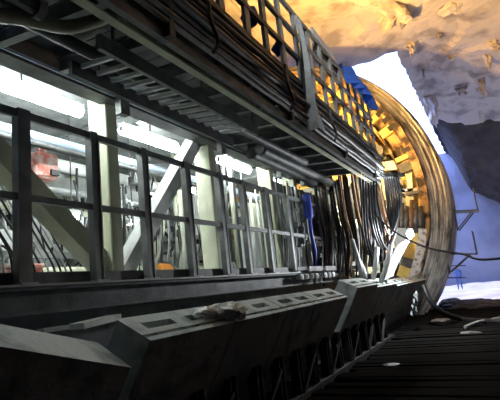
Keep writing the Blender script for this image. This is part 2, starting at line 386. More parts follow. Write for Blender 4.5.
# ------------------------------------------------------------------ gantry frame
GY = 4.6
ga = thing('gantry_frame', 'cream and grey steel frame of the trailing gantry behind the fence', 'gantry', (6.5, 5.5, .0))
for x in (1.75, 4.5, 7.1, 9.75, 11.2):
    c = MB().box(x, x + .2, 4.44, 4.76, .26, 3.3).build('column', M['cream'], ga)
    MB().box(x - .06, x + .26, 4.4, 4.82, .26, .29).build('base_plate', M['steelm'], c)
    MB().box(x + .01, x + .2, 4.425, 4.44, .29, 3.3).build('shaded_side_plate', M['olive'], c)  # darker plate puts the shade of the column's near face into colour
    MB().box(x + .0, x + .17, 4.14, 4.24, 2.55, 3.05).build('bracket_plate', M['steelm'], c)
for x, z in ((4.46, 3.06), (7.06, 3.05)):
    lg = MB()
    n = 14
    ri = [(x + .05 * math.cos(2 * PI * i / n), z + .05 * math.sin(2 * PI * i / n)) for i in range(n)]
    ro = [(x + .13 * math.cos(2 * PI * i / n), z + .13 * math.sin(2 * PI * i / n)) for i in range(n)]
    for yy in (4.14, 4.18): lg.v += [(a, yy, b) for a, b in ri] + [(a, yy, b) for a, b in ro]
    for i in range(n):
        j = (i + 1) % n
        lg.f += [(i, j, n + j, n + i), (2 * n + i, 3 * n + i, 3 * n + j, 2 * n + j), (i, 2 * n + i, 2 * n + j, j), (n + i, n + j, 3 * n + j, 3 * n + i)]
    lg.box(x - .25, x - .1, 4.14, 4.18, z - .25, z + .12)
    lg.build('lifting_lug', M['steell'], ga)
MB().ibeam((.6, 4.4, 3.03), (14.4, 4.4, 3.03), .26, .5, .03).build('top_beam', M['steel'], ga)
MB().box(.6, 14.4, 4.22, 4.24, 2.8, 2.84).build('beam_lip', M['palebl'], ga)
MB().ibeam((.6, 4.05, .12), (14.4, 4.05, .12), .3, .26, .03).build('bottom_beam', M['steel'], ga)
MB().box(.6, 14.4, 4.5, 4.56, -2.1, .2).build('light_block_panel', M['steel'], ga)  # panel added to stop daylight showing below the deck
MB().box(.6, 14.4, 3.86, 4.1, .252, .272).build('ledge_plate', M['steell'], ga)
MB().box(.6, 14.4, 4.045, 4.07, .272, .40).build('toe_board', M['steel'], ga)
MB().box(.6, 14.4, 4.1, 9.2, .2, .26).build('lower_deck', M['steell'], ga)
MB().box(.6, 14.4, 4.5, 9.2, 3.34, 3.42).build('upper_deck', M['steell'], ga)
MB().bar((4.70, GY + .05, .38), (2.2, GY + .05, 2.46), .24, .26, (0, 1, 0)).build('diagonal_brace', M['olive'], ga)
MB().bar((4.86, GY + .05, .4), (7.30, GY + .05, 3.25), .22, .24, (0, 1, 0)).build('diagonal_brace', M['white'], ga)
MB().bar((7.30, GY + .03, 3.25), (7.66, GY + .03, 2.1), .14, .14, (0, 1, 0)).build('diagonal_brace', M['white'], ga)
for x in (3.2, 6, 8.8, 11.2): MB().ibeam((x, 4.5, 3.2), (x, 9.2, 3.2), .14, .24, .02).build('roof_joist', M['steell'], ga)
for x in (2.2, 5.0, 7.9, 10.8): MB().ibeam((x, 9.0, .26), (x, 9.0, 3.34), .2, .2, .02, (1, 0, 0)).build('rear_column', M['cream'], ga)
MB().box(.6, 14.4, 9.15, 9.2, .26, 3.34).build('rear_panel', M['white'], ga)
for (a, b, c, m) in (((2.2, 7.2, 2.42), (12, 7.2, 2.42), .22, 'white'), ((2.2, 6.9, 1.75), (12, 6.9, 1.75), .12, 'cream'), ((2.2, 6.4, .9), (12, 6.4, .9), .1, 'steell')):
    MB().bar(a, b, .14, c).build('service_beam', M[m], ga)

# fence along the gantry
fe = thing('guard_fence', 'dark steel fence of square posts and rails along the gantry side', 'fence', (6.3, 4, .27))
FX = (2.88, 3.80, 4.68, 5.66, 6.62, 7.44, 8.38, 9.5, 10.6, 11.7)
for i, x in enumerate(FX):
    w = .14 if i == 0 else .105
    p = MB().box(x - w / 2, x + w / 2, 3.94, 4.04, .272, 2.04 if i < 7 else 2.0).build('post', M['steelm'], fe)
    if i: MB().box(x + w / 2, x + w / 2 + .012, 3.93, 4.05, .272, 1.98).build('post_flange', M['steell'], p)
    MB().box(x - .09, x + .09, 3.88, 4.0, .272, .29).build('post_foot', M['steell'], p)
for a, b in zip((1.6,) + FX[:-1], FX):
    MB().box(a + .05, b - .05, 3.96, 4.01, 1.95, 2.03).build('top_rail', M['steelm'], fe)
    MB().box(a + .05, b - .05, 3.96, 4.01, 1.09, 1.16).build('mid_rail', M['steelm'], fe)

# fluorescent battens
def batten(x0, x1, y, z, lab, r=.035, s=1, grp='fluorescent battens of the gantry'):
    t = thing('fluorescent_batten', lab, 'light fitting', ((x0 + x1) / 2, y, z + .12), grp)
    MB().box(x0, x1, y - .06, y + .06, z + r, z + .12).build('housing', M['white'], t)
    MB().tube([(x0 + .03, y, z), (x1 - .03, y, z)], r, 8).build('tube', M['tube'], t, True)
    for x in (x0, x1 - .03): MB().box(x, x + .03, y - .04, y + .04, z - .04, z + .05).build('end_cap', M['steell'], t)
    MB().tube([((x0 + x1) / 2, y, z + .12), ((x0 + x1) / 2, y, 3.34)], .012, 6).build('drop_rod', M['steel'], t)
batten(2.75, 4.78, 5.2, 2.94, 'glowing fluorescent tube nearest the camera, left of the first cream column', .095)
batten(5.62, 7.15, 5.2, 2.90, 'glowing fluorescent tube behind the white diagonal brace', .095)
batten(8.75, 10.2, 5.2, 3.0, 'glowing fluorescent tube right of the second cream column', .095)
batten(11.1, 12.4, 5.2, 2.94, 'glowing fluorescent tube at the far end of the gantry', .08)
for i, (u, v, L) in enumerate(((72, 217, .3), (133, 223, .4), (152, 196, .35), (190, 190, .4))):
    p = onY(u, v, 6.15); L *= .45
    batten(p.x - L, p.x + L, 6.15, p.z, ('small bright tube deep behind the olive diagonal brace', 'small bright tube deep inside just right of the first cream column',
        'small bright tube deep inside left of the white brace top', 'small bright tube deep inside right of the white brace')[i], .05)

# interior equipment along Y 5.4 .. 8.6
def cabinet(x0, x1, y0, z0, z1, m, lab, doors=2):
    t = thing('switch_cabinet', lab, 'cabinet', ((x0 + x1) / 2, y0 + .3, z0), 'cabinets inside the gantry')
    MB().box(x0, x1, y0, y0 + .6, z0, z1).build('body', M[m], t, False, .015)
    w = (x1 - x0) / doors
    for k in range(doors):
        d = MB().box(x0 + k * w + .02, x0 + (k + 1) * w - .02, y0 - .03, y0, z0 + .05, z1 - .05).build('door', M[m], t, False, .01)
        MB().box(x0 + (k + 1) * w - .09, x0 + (k + 1) * w - .05, y0 - .055, y0 - .03, (z0 + z1) / 2 - .09, (z0 + z1) / 2 + .09).build('handle', M['black'], d)
cabinet(3.9, 5.1, 7.6, .26, 1.5, 'cream', 'low cream cabinet at the far left inside the gantry')
cabinet(5.4, 6.4, 7.9, .26, 2.1, 'white', 'white cabinet deep behind the olive diagonal brace')
cabinet(7.3, 8.5, 7.8, .26, 1.7, 'steell', 'grey cabinet deep behind the foot of the white brace', 3)
cabinet(9.0, 10.2, 7.7, .26, 2.2, 'white', 'tall white cabinet deep between the white brace and second column')
cabinet(10.8, 11.9, 5.55, .26, 2.3, 'cream', 'cream cabinet seen right of the second cream column')
cabinet(8.7, 9.6, 5.9, 1.35, 2.35, 'white', 'white cabinet hung high right of the second cream column')
cabinet(10.3, 11.1, 5.3, .5, 1.5, 'white', 'white cabinet low behind the last open fence bay', 1)
# red control box
p0 = onY(35, 153, 6.5); p1 = onY(58, 181, 6.5)
t = thing('control_box', 'dusty red control box hung under the pale beam at left', 'control box', (p0.x, 6.6, p1.z))
MB().box(p0.x, p1.x, 6.45, 6.8, p1.z, p0.z + .04).build('body', M['red'], t, False, .04)
MB().box(p0.x + .25, p0.x + .4, 6.40, 6.45, p1.z + .06, p1.z + .16).build('latch', M['black'], t)
MB().tube([(p0.x + .08, 6.5, p0.z + .03), (p0.x + .08, 6.5, p0.z + .1), (p0.x + .2, 6.5, p0.z + .1), (p0.x + .2, 6.5, p0.z + .03)], .02, 6).build('grip', M['red'], t)
t = thing('tool_chest', 'red chest standing low at the left edge of the gantry', 'chest', (3.7, 5.6, .26))
MB().box(3.45, 4.28, 5.5, 5.9, .26, .60).build('body', M['red'], t, False, .02)
MB().box(3.43, 4.3, 5.48, 5.92, .60, .66).build('lid', M['red'], t, False, .015)
# long service pipes inside
for i, (y, z, r, m, lab) in enumerate(((6.0, 2.7, .085, 'palebl', 'pale blue service pipe running along inside the gantry roof'),
        (5.8, 2.5, .05, 'steel', 'thin dark pipe under the pale blue service pipe'), (6.7, 2.1, .07, 'steell', 'grey pipe along the middle of the gantry inside'),
        (6.3, .62, .08, 'cream', 'cream pipe low along the inside of the gantry'), (7.4, 2.85, .14, 'white', 'fat white air duct under the upper deck inside'))):
    tag(MB().tube([(.8, y, z), (6, y, z), (12.5, y, z)], r, 10).build('service_pipe', M[m], None, True), lab, 'pipe')
def hose(P, r, m, lab, grp, cat='hose', k=6, n=7):
    return tag(MB().tube(smoothpts(P, k), r, n).build('hose', M[m], None, True), lab, cat, grp)
# hose loops low at the left, behind the olive brace
for i in range(18):
    y = 5.25 + .04 * i; a = 3.05 + .085 * i; h = 1.15 - .05 * i + random.uniform(-.1, .1)
    hose([(a - .1, y, 2.1 - .03 * i), (a + .05, y, 1.5), (a + .35, y, 1.05), (a + .62, y, .62), (a + .66, y, .26)] if i % 2 else
         [(a, y, .26), (a + .02, y, h * .7), (a + .22, y, h), (a + .45, y, h * .72), (a + .5, y, .26)], .016, 'black' if i % 3 else 'steell',
         'thin hose looping down behind the olive diagonal brace', 'hose loops behind the olive brace')
# hydraulic machinery behind the white brace and beyond
for i in range(34):
    a = 5.2 + .075 * i + random.uniform(-.05, .05); y = 5.3 + random.uniform(0, .7)
    z1 = random.uniform(1.1, 1.9); b = random.uniform(-.25, .3)
    hose([(a, y, z1), (a + b * .6, y - .05, z1 + .12), (a + b, y - .08, z1 * .75), (a + b * .7, y, .7), (a + b * .8, y + .05, .26)], random.choice((.012, .016, .022)),
         random.choice(('steell', 'steell', 'black', 'white', 'steel')), 'hydraulic hose in the tangle between white brace and second column', 'hoses behind the white brace')
def pump(x, y, z, m, lab, s=1):
    t = thing('pump_unit', lab, 'pump', (x, y, z))
    MB().box(x - .3 * s, x + .3 * s, y - .18 * s, y + .18 * s, z, z + .06 * s).build('base', M['steelm'], t)
    b = MB().tube([(x - .28 * s, y, z + .22 * s), (x + .05 * s, y, z + .22 * s)], .15 * s, 14).build('motor', M[m], t, True)
    for k in range(6): MB().tube([(x - .25 * s + .05 * k * s, y, z + .22 * s), (x - .235 * s + .05 * k * s, y, z + .22 * s)], .165 * s, 14).build('fin', M[m], b)
    MB().tube([(x + .05 * s, y, z + .22 * s), (x + .14 * s, y, z + .22 * s), (x + .15 * s, y, z + .22 * s), (x + .28 * s, y, z + .22 * s)], [.09 * s, .09 * s, .12 * s, .1 * s], 12).build('pump_head', M['steel'], t)
    MB().tube([(x + .2 * s, y, z + .3 * s), (x + .2 * s, y, z + .5 * s)], .035 * s, 8).build('outlet', M['steell'], t)
pump(6.75, 5.35, .26, 'orange', 'orange pump on the deck behind the fence, right of the white brace foot')
pump(5.75, 5.6, .26, 'steell', 'grey pump on the deck at the foot of the white brace')
pump(3.6, 6.3, .26, 'olive', 'olive pump on the deck behind the hose loops', .9)
pump(8.7, 5.3, .26, 'steell', 'large grey pump low right of the second cream column', 1.25)
pump(9.0, 6.8, .26, 'white', 'white pump deep behind the large grey pump', 1.1)
# valve blocks and small boxes on the service beams
lab_v = ['valve block on the service beam inside the gantry']
for i in range(16):
    x = 3.2 + .55 * i + random.uniform(-.1, .1); z = random.choice((1.81, .95)); y = 6.9 if z > 1 else 6.4
    t = thing('valve_block', 'small valve block on a service beam inside the gantry', 'valve', (x, y, z), 'valve blocks on the service beams')
    w = random.uniform(.1, .2); h = random.uniform(.14, .32)
    MB().box(x - w, x + w, y - .1, y + .1, z, z + h).build('body', M[random.choice(('steell', 'white', 'steel', 'cream'))], t)
    for q in (-.5, .5): MB().tube([(x + q * w, y, z + h), (x + q * w, y, z + h + .12)], .03, 7).build('spool', M['steel'], t)
# small-bore vertical pipes (white, lit) in the bays beyond the second column
for i in range(22):
    x = 7.9 + .15 * i + random.uniform(-.05, .05); y = 5.0 + random.uniform(0, 1.6)
    tag(MB().tube([(x, y, .26), (x, y, random.uniform(2.2, 3.3))], random.choice((.02, .03, .045)), 8).build('riser_pipe', M[random.choice(('white', 'steell', 'steel', 'cream', 'steelm'))], None, True),
        'upright riser pipe standing in the bays beyond the second cream column', 'pipe', 'riser pipes of the gantry')
for i in range(76):
    x = 4.7 + .1 * i + random.uniform(-.05, .05); y = 6.0 + random.uniform(0, 2.2); z0 = random.uniform(.26, 1.2); z1 = random.uniform(1.5, 3.0); d = random.uniform(-.25, .25)
    hose([(x, y, z0), (x + d, y - .1, z0 * .5 + z1 * .4), (x + d * 1.3, y, z0 * .2 + z1 * .75), (x + d * .5, y, z1)], random.choice((.012, .016, .022, .035)),
         random.choice(('steell', 'black', 'black', 'steel', 'cream', 'black', 'steelm', 'white')), 'bent hose rising in the clutter deep inside the gantry', 'hoses deep inside the gantry', 'hose', 4, 6)
for i in range(48):
    x = 4.3 + .165 * i + random.uniform(-.1, .1); y = 5.9 + random.uniform(0, 2.2); z = random.uniform(.6, 2.5); w = random.uniform(.07, .2); h = random.uniform(.06, .22)
    t = thing('junction_box', 'small junction box hung in the clutter deep inside the gantry', 'junction box', (x, y, z), 'junction boxes inside the gantry')
    m = random.choice(('white', 'steelm', 'steel', 'black', 'black'))
    MB().box(x - w, x + w, y - .08, y + .08, z, z + h).build('body', M[m], t)
    MB().box(x - w * .85, x + w * .85, y - .1, y - .08, z + .015, z + h - .015).build('cover', M[m], t)
    MB().tube([(x, y, z), (x, y, z - .12)], .02, 6).build('gland', M['black'], t)
# dense upright hoses and cables in the dark bays before the shield
bk = thing('added_dark_panel', 'added dark sheet darkening the gaps behind the packed bank of upright hoses', 'panel', (12.6, 4.82, .26))  # sheet added to darken the gaps between the hoses
MB().box(10.9, 14.3, 4.80, 4.84, .26, 2.75).build('sheet', M['steel'], bk)
for x in (11.1, 12.1, 13.1, 14.1): MB().box(x, x + .06, 4.77, 4.8, .26, 2.75).build('stud', M['steelm'], bk)
cols = ('black', 'black', 'steel', 'steelm', 'steelm', 'steell', 'olive', 'copper')
for i in range(100):
    x = 9.7 + .044 * i + random.uniform(-.06, .06); y = 4.12 + random.uniform(0, .6); zt = random.uniform(2.0, 2.55)
    d = random.uniform(-.07, .07)
    hose([(x, y, .3), (x + d, y - random.uniform(0, .12), 1.0), (x - d * .6, y, 1.6), (x + d * .4, y, zt)], random.choice((.014, .02, .028, .04)), random.choice(cols),
         'dusty upright hose in the packed bank before the hanging cables', 'packed bank of upright hoses', 'hose', 5, 6)
for i in range(48):
    x = 9.9 + .085 * i
    z = random.uniform(.5, 2.0); h = random.uniform(.05, .2)
    tag(MB().box(x, x + random.uniform(.06, .15), 3.95, 4.08, z, z + h).box(x + .02, x + .05, 3.93, 3.95, z + .02, z + h - .02).build('hose_clamp', M[random.choice(('steelm', 'steell', 'steel', 'steel'))]),
        'small steel clamp gripping the packed bank of upright hoses', 'clamp', 'clamps on the hose bank')
tr = thing('cable_tray', 'shallow steel tray under the packed bank of hoses', 'tray', (11.2, 3.95, .3))
MB().box(9.75, 14.3, 3.75, 4.1, .29, .31).build('tray_floor', M['steelm'], tr); MB().box(9.75, 14.3, 3.73, 3.75, .27, .38).build('tray_side', M['steelm'], tr)
for i in range(11):
    x = 9.3 + .31 * i
    tag(MB().box(x, x + .16, 3.78, 3.9, .11, .225).box(x + .04, x + .12, 3.76, 3.78, .13, .2).build('clip_block', M['white'] if i % 3 else M['steell']), 'small white clip block in the row under the cable tray', 'clip', 'white clip blocks under the tray')
# blue things in the far bays
t = thing('blue_drum', 'blue plastic drum hung among the hoses before the shield', 'drum', (10.35, 4.0, 1.55))
MB().tube([(10.5, 3.86, 1.55), (10.5, 3.86, 1.6), (10.5, 3.86, 2.1), (10.5, 3.86, 2.15)], [.09, .11, .11, .09], 12).build('body', M['blue'], t, True)
MB().tube([(10.5, 3.86, 1.78), (10.5, 3.86, 1.81)], .118, 12).build('hoop', M['blue'], t)
hose([(10.55, 3.86, 1.6), (10.5, 3.86, 1.2), (10.7, 3.9, .7), (10.6, 3.95, .35)], .05, 'blue', 'dark blue hose hanging below the blue drum', None)

# ------------------------------------------------------------------ upper walkway, hung out over the fence
WY = 2.35
wk = thing('upper_walkway', 'dark steel walkway hung out above the fence with railing', 'walkway', (6.8, 3.2, 2.4))
x = .4
while x < 12.3:
    MB().box(x, x + .78, WY + .1, 4.25, 3.06, 3.1).build('deck_plate', M['steel'], wk)
    MB().ibeam((x, WY + .1, 2.72), (x, 4.25, 2.9), .1, .18, .02).build('cross_beam', M['steelm'], wk)
    x += .8
MB().bar((.4, WY + .05, 2.44), (12.3, WY + .05, 2.44), .07, .1).build('outer_lip', M['steelm'], wk)
MB().bar((.4, WY + .22, 2.42), (12.3, WY + .22, 2.42), .09, .02).build('lip_flange', M['cream'], wk)
MB().bar((.4, WY + .2, 2.95), (12.3, WY + .2, 2.95), .03, .55).build('fascia', M['steel'], wk)
MB().box(.4, 12.3, WY - .02, WY + .1, 3.22, 3.3).build('deck_edge', M['steel'], wk)
for x in (3.2, 6.1, 8.9, 11.4):
    MB().box(x, x + .08, WY - .06, WY + .12, 2.40, 3.3).build('hanger_plate', M['steel'], wk)
RX = [4.35, 5.02, 5.6, 6.22, 6.9, 7.55, 8.2, 8.85, 9.5, 10.15, 10.8, 11.45, 12.1]
for i, x in enumerate(RX):
    MB().box(x - .065, x + .065, WY - .02, WY + .03, 3.26, 4.62).build('rail_post', M['steell'], wk)
for z, m in ((4.6, 'steelm'), (4.18, 'steelm'), (3.72, 'steel')):
    MB().bar((3.4, WY, z), (12.3, WY, z), .06, .07).build('hand_rail', M[m], wk)
for x in (5.2, 7.0, 9.0, 11):                               # rear railing, seen through
    MB().box(x - .05, x + .05, 3.9, 4.0, 3.1, 4.4).build('rail_post', M['steel'], wk)
MB().bar((3.4, 3.95, 4.4), (12.3, 3.95, 4.4), .06, .07).build('hand_rail', M['steel'], wk)
MB().bar((3.4, 3.95, 3.9), (12.3, 3.95, 3.9), .06, .07).build('hand_rail', M['steel'], wk)
# pipes and cables along the outer face of the walkway
for i, (z, r, m, dy) in enumerate(((2.55, .028, 'steell', -.03), (2.63, .035, 'steelm', -.05), (2.72, .03, 'steel', -.05), (2.83, .05, 'steelm', -.07), (2.95, .03, 'steel', -.05), (3.04, .04, 'steelm', -.05), (3.15, .03, 'steel', -.05))):
    P = [(.3 + .55 * k, WY + dy + .01 * random.uniform(-1, 1), z + random.uniform(-.012, .012)) for k in range(23)]
    tag(MB().tube(P, r, 7).build('cable_run', M[m], None, True), ('lowest pale cable', 'second lowest cable', 'third lowest cable', 'thick pipe in the middle', 'thin cable above the thick pipe', 'grey pipe near the top', 'uppermost cable')[i] + ' along the outer face of the upper walkway', 'cable')
for i, x in enumerate((3.85, 5.9, 7.9)):
    tag(MB().tube(smoothpts([(x, WY - .12, 2.48), (x + .06, WY - .16, 2.62), (x, WY - .13, 2.85), (x + .05, WY - .1, 3.1)]), .022, 6).build('cable_tie', M['black']), ('nearest', 'second', 'farthest')[i] + ' black tie bundling the cables on the walkway face', 'cable tie')
# ladder-like tray under the walkway
lt = thing('ladder_tray', 'ladder-like cable tray slung under the walkway above the first column', 'cable tray', (4.6, 3.3, 2.3))
MB().bar((3.0, 3.0, 2.5), (6.3, 3.0, 2.46), .05, .16).build('side_rail', M['steelm'], lt)
MB().bar((3.2, 3.62, 2.52), (6.6, 3.62, 2.48), .05, .16).build('side_rail', M['steel'], lt)
for x, y in ((3.2, 3.0), (4.8, 3.0), (6.2, 3.0), (3.6, 3.62), (5.2, 3.62), (6.0, 3.62)): MB().bar((x, y, 2.5), (x, y, 3.06), .025, .025).build('hanger', M['steel'], lt)
for k in range(14): MB().bar((3.25 + .22 * k, 3.0, 2.46), (3.34 + .22 * k, 3.62, 2.58), .035, .05).build('rung', M['white'], lt)
# pipes in the dark upper left corner
def pipe(P, r, m, lab, n=12): tag(MB().tube(smoothpts(P), r, n).build('overhead_pipe', M[m], None, True), lab, 'pipe')
pipe([tuple(onY(-40, 12, 3.1)), tuple(onY(20, 18, 3.0)), tuple(onY(65, 27, 2.9)), tuple(onY(95, 21, 2.75)), tuple(onY(125, 13, 2.66)), (3.3, 2.62, 2.55), (5.5, 2.62, 2.53)], .06, 'olive', 'bent olive pipe in the dark upper left corner')
pipe([(7.9, 3.95, 2.66), (9.0, 3.95, 2.66), (12.2, 3.95, 2.62)], .11, 'steel', 'dark pipe under the far walkway against the top beam')
pipe([(1.0, 3.4, 2.66), (3.0, 3.42, 2.66), (9.5, 3.4, 2.66)], .07, 'steel', 'dark pipe between top beam and ladder tray')
pipe([(7.6, 3.6, 2.6), (9.0, 3.6, 2.6), (12.2, 3.6, 2.6)], .1, 'steel', 'fat dark duct under the far walkway')
p = onY(36, 8, 2.85)
tag(MB().tube([p - Vector((1, 0, 0)), p], .06, 12).tube([p - Vector((.02, 0, 0)), p + Vector((.05, 0, 0))], .085, 12).build('pipe_stub', M['steelm']), 'flanged pipe stub in the dark upper left corner', 'pipe')
# cloth hung over the railing
g = MB(); nu, nvv = 10, 26
for k in (0, 1):
    for i in range(nu + 1):
        for j in range(nvv + 1):
            u = i / nu; v = j / nvv
            w = .2 + .46 * v ** .8
            X = 6.86 + (u - .5) * w + .12 * v + .03 * math.sin(v * 7)
            g.v.append((X, WY - .10 - .05 * math.sin(u * 9 + v * 4) * (.3 + v) - .03 * v + .02 * k, 4.45 - 1.95 * v - .10 * math.sin(u * 5 + 1) * v))
n1 = (nu + 1) * (nvv + 1)
for k in (0, 1):
    for i in range(nu):
        for j in range(nvv):
            a = k * n1 + i * (nvv + 1) + j; q = (a, a + 1, a + nvv + 2, a + nvv + 1); g.f.append(q if k else q[::-1])
tag(g.build('hanging_cloth', M['cloth'], None, True), 'long grey cloth hanging down over the walkway railing', 'cloth')
# bundles on the walkway
tag(lump(onY(250, 17, 2.5), .13, 3, (1, 1, 1.2)).build('blue_bundle', M['blue'], None, True), 'blue plastic bundle on the walkway at the left railing posts', 'bundle')
tag(lump(onY(279, 49, 2.5), .11, 6, (1, 1, 1.1)).build('blue_bundle', M['blue'], None, True), 'blue plastic bundle on the walkway left of the hanging cloth', 'bundle')
g = MB(); nu, nvv = 30, 4
for k in (0, 1):
    for i in range(nu + 1):
        for j in range(nvv + 1):
            u = i / nu; v = j / nvv
            g.v.append((9.7 + 2.5 * u, WY - .06 - .16 * v + .12 * math.sin(u * 26 + v * 2) + .015 * k, 4.80 + .04 * math.sin(u * 13) - v * (.42 + .1 * math.sin(u * 9 + 1))))
n1 = (nu + 1) * (nvv + 1)
for k in (0, 1):
    for i in range(nu):
        for j in range(nvv):
            a = k * n1 + i * (nvv + 1) + j; q = (a, a + 1, a + nvv + 2, a + nvv + 1); g.f.append(q if k else q[::-1])
tag(g.build('tarpaulin', M['tarp'], None, True), 'bright blue tarpaulin strip tied along the far railing', 'tarpaulin')

t = thing('white_board', 'white board tied on the walkway railing right of the hanging cloth', 'board', (9, WY, 4.6))
MB().box(8.1, 9.5, WY + .04, WY + .08, 4.42, 4.95).build('sheet', M['white'], t)
for x in (8.2, 9.38): MB().box(x, x + .05, WY + .08, WY + .12, 4.3, 4.95).build('batten', M['steel'], t)

# ------------------------------------------------------------------ hanging cables and hoses before the shield
for i in range(54):
    x = 11.5 + .026 * i + random.uniform(-.05, .05); y = 3.95 - .027 * i + random.uniform(-.15, .15); zt = 2.5 + random.uniform(-.1, .5)
    zb = random.uniform(-.1, .5)
    hose([(x, y, zt), (x + random.uniform(-.04, .04), y, 1.8), (x + random.uniform(-.08, .08), y - .03, 1.1), (x + random.uniform(-.15, .15), y + .1, zb)], random.choice((.022, .03, .04)),
         random.choice(('black', 'black', 'black', 'copper', 'copper', 'black', 'steel')), 'hose hanging straight down in the curtain before the shield', 'curtain of hanging hoses', 'hose', 5, 6)
for i in range(7):
    X = 12.1 - .05 * i; a = 360 + 2.6 * i; low = 262 - 4.5 * i + 5 * (i % 3); b = 388 + 2.2 * i
    P = [onX(a, 158, X), onX(a + 1, 190, X), onX(a + 4, low - 24, X), onX(a + 14, low, X + .6), onX(b - 3, low - 18, X + .9), onX(b, 215 - 3 * i, X + 1), onX(b - 4, 176, X + .8)]
    hose(P, .034 if i % 2 else .026, 'black', 'black cable sagging in a loop before the shield rim', 'looped cables before the shield')
MB().bar((12.2, 2.45, 2.62), onX(404, 175, 13.0), .07, .09).build('cable_arm', M['steel'], wk)
for i, ((u0, v0), (u1, v1)) in enumerate((((363, 282), (352, 240)), ((372, 285), (377, 248)), ((380, 285), (391, 245)), ((366, 283), (360, 262)))):
    tag(MB().tube([onX(u0, v0, 11.2), onX((u0 + u1) / 2 + 1, (v0 + v1) / 2, 11.3), onX(u1, v1, 11.5)], .06, 8).build('stay_rod', M['white'] if i in (1, 2) else M['steell'], None, True),
        ('leftmost leaning pale rod', 'white upright rod', 'white rod beside the curved plate', 'short pale rod')[i] + ' standing on the raised segment', 'rod')
# white curved plate with a lamp at its top
g = MB(); n = 12
for i in range(n + 1):
    t = i / n; c = onX(409 - 24 * t ** .8, 238 + 42 * t ** 1.15, 12.9 - 1.3 * t)
    for (dx, dw) in ((0, -.2), (0, .2), (.1, .2), (.1, -.2)): g.v.append((c.x + dx, c.y + dw * .95, c.z - dw * .35))
for i in range(n):
    a = 4 * i; b = a + 4
    for k in range(4): g.f.append((a + k, a + (k + 1) % 4, b + (k + 1) % 4, b + k))
g.f.append((0, 1, 2, 3)); g.f.append((4 * n + 3, 4 * n + 2, 4 * n + 1, 4 * n))
tag(g.build('curved_plate', M['white'], None, True), 'white curved steel plate standing in front of the shield rim', 'steel plate')
def worklamp(p, lab, r=.09, watts=60, col=(.92, .96, 1), mat_='lens', hang=True):
    t = thing('work_lamp', lab, 'lamp', p)
    p = Vector(p)
    m = lump((0, 0, 0), r, 1, rough=0, n=8); o = m.build('bulb', M[mat_], t, True); o.matrix_parent_inverse = Matrix.Identity(4)
    c = MB().tube([(0, 0, r * .75), (0, .0, r * 1.9)], [r * 1.1, r * .6], 12).build('cup', M['steel'], t, True); c.matrix_parent_inverse = Matrix.Identity(4)
    d = bpy.data.lights.new('bulb_light', 'POINT'); d.energy = watts; d.color = col; d.shadow_soft_size = r
    l = bpy.data.objects.new('bulb_light', d); COL.objects.link(l); l.parent = t; l.location = (-r * 1.6, -r * .8, -r * .4)
worklamp(onX(378, 175, 12.6), 'dazzling white work lamp hung below the far end of the walkway', .1, 45)
worklamp(onX(410, 234, 12.6), 'dazzling white work lamp at the top of the curved plate', .09, 430)

# sodium floodlights on the gantry roof and inside the shield
def flood(loc, target, lab, watts, col, size=100, blend=.6, m='warm', base=None):
    loc = Vector(loc); d = (Vector(target) - loc).normalized()
    foot = Vector((loc.x, loc.y, base)); t = thing('floodlight', lab, 'lamp', foot)
    MB().tube([loc - d * .25, loc - d * .05, loc + d * .02], [.1, .2, .22], 12).build('reflector', M['steel'], t, True)
    MB().tube([loc + d * .0, loc + d * .025], .19, 12).build('lens', M[m], t)
    MB().bar(loc - d * .15, foot, .05, .05).build('stand', M['steel'], t)
    L = bpy.data.lights.new('flood_beam', 'SPOT'); L.energy = watts; L.color = col; L.spot_size = size * DG; L.spot_blend = blend; L.shadow_soft_size = .2
    o = bpy.data.objects.new('flood_beam', L); COL.objects.link(o); o.parent = t
    q = d.to_track_quat('-Z', 'Y'); o.matrix_parent_inverse = parent_inv(t)
    o.location = loc + d * .06; o.rotation_euler = q.to_euler()
WARM = (1.0, .57, .17)
flood((12.0, 5.6, 3.8), (19.0, 2.0, 11.5), 'sodium floodlight on the gantry roof aimed up at the rock', 11000, WARM, 120, .7, base=3.42)
flood((12.0, 4.2, 4.4), (19, 3.6, 8.2), 'sodium floodlight at the end of the walkway aimed at the upper rim', 1900, WARM, 130, .7, base=3.1)
flood((16.6, 6.6, 1.6), (21, 4.5, 3.2), 'white floodlight before the shield aimed at the bulkhead', 1300, (1, .95, .85), 120, .6, 'lens', -3.29)

flood((4.5, .4, 8.0), (8.5, 2.4, 4.2), 'unseen white fill floodlight added over the walkway', 900, (.9, .97, 1), 56, .7, 'lens', ceil_z(4.5, .4))  # fill lamp added out of view to brighten railing and cloth

# ------------------------------------------------------------------ far side: brackets, ladder, person, cables, rubble
for i, (ua, va, ub, vb, pu, pv) in enumerate(((455, 212, 478, 211, 474, 189), (447, 254, 477, 254, 474, 231))):
    X = 20.6; a = onX(ua, va, X); b = onX(ub, vb, X); t_ = onX(pu, pv, X)
    t = thing('bracket_platform', ('upper', 'lower')[i] + ' steel bracket platform sticking out beyond the shield', 'platform', b)
    MB().bar(a, b, .9, .05).build('plank_deck', M['steel'], t)
    for dx in (-.4, .4):
        D = Vector((dx, 0, 0))
        MB().bar(a + D - Vector((0, 0, .75)), a.lerp(b, .8) + D, .05, .05).build('bracket', M['steel'], t)
        MB().bar(b + D, Vector((b.x, b.y, t_.z)) + D, .04, .04).build('guard_post', M['steel'], t)
    MB().bar(a + Vector((-.4, 0, -.8)), a + Vector((-.4, 0, .1)), .06, .06).build('wall_rail', M['steel'], t)
    MB().bar(Vector((b.x - .4, b.y, t_.z - .1)), Vector((b.x + .4, b.y, t_.z - .1)), .03, .03).build('guard_rail', M['steel'], t)
for i, v in enumerate((278, 266)):
    a = onX(443 + 3 * i, v, 21.5); b = onX(466, v - .5, 21.5)
    tag(MB().tube([a, b], .025, 6).build('scaffold_pipe', M['steel'], None), ('lower', 'upper')[i] + ' thin scaffold pipe low beside the shield near the worker', 'pipe')
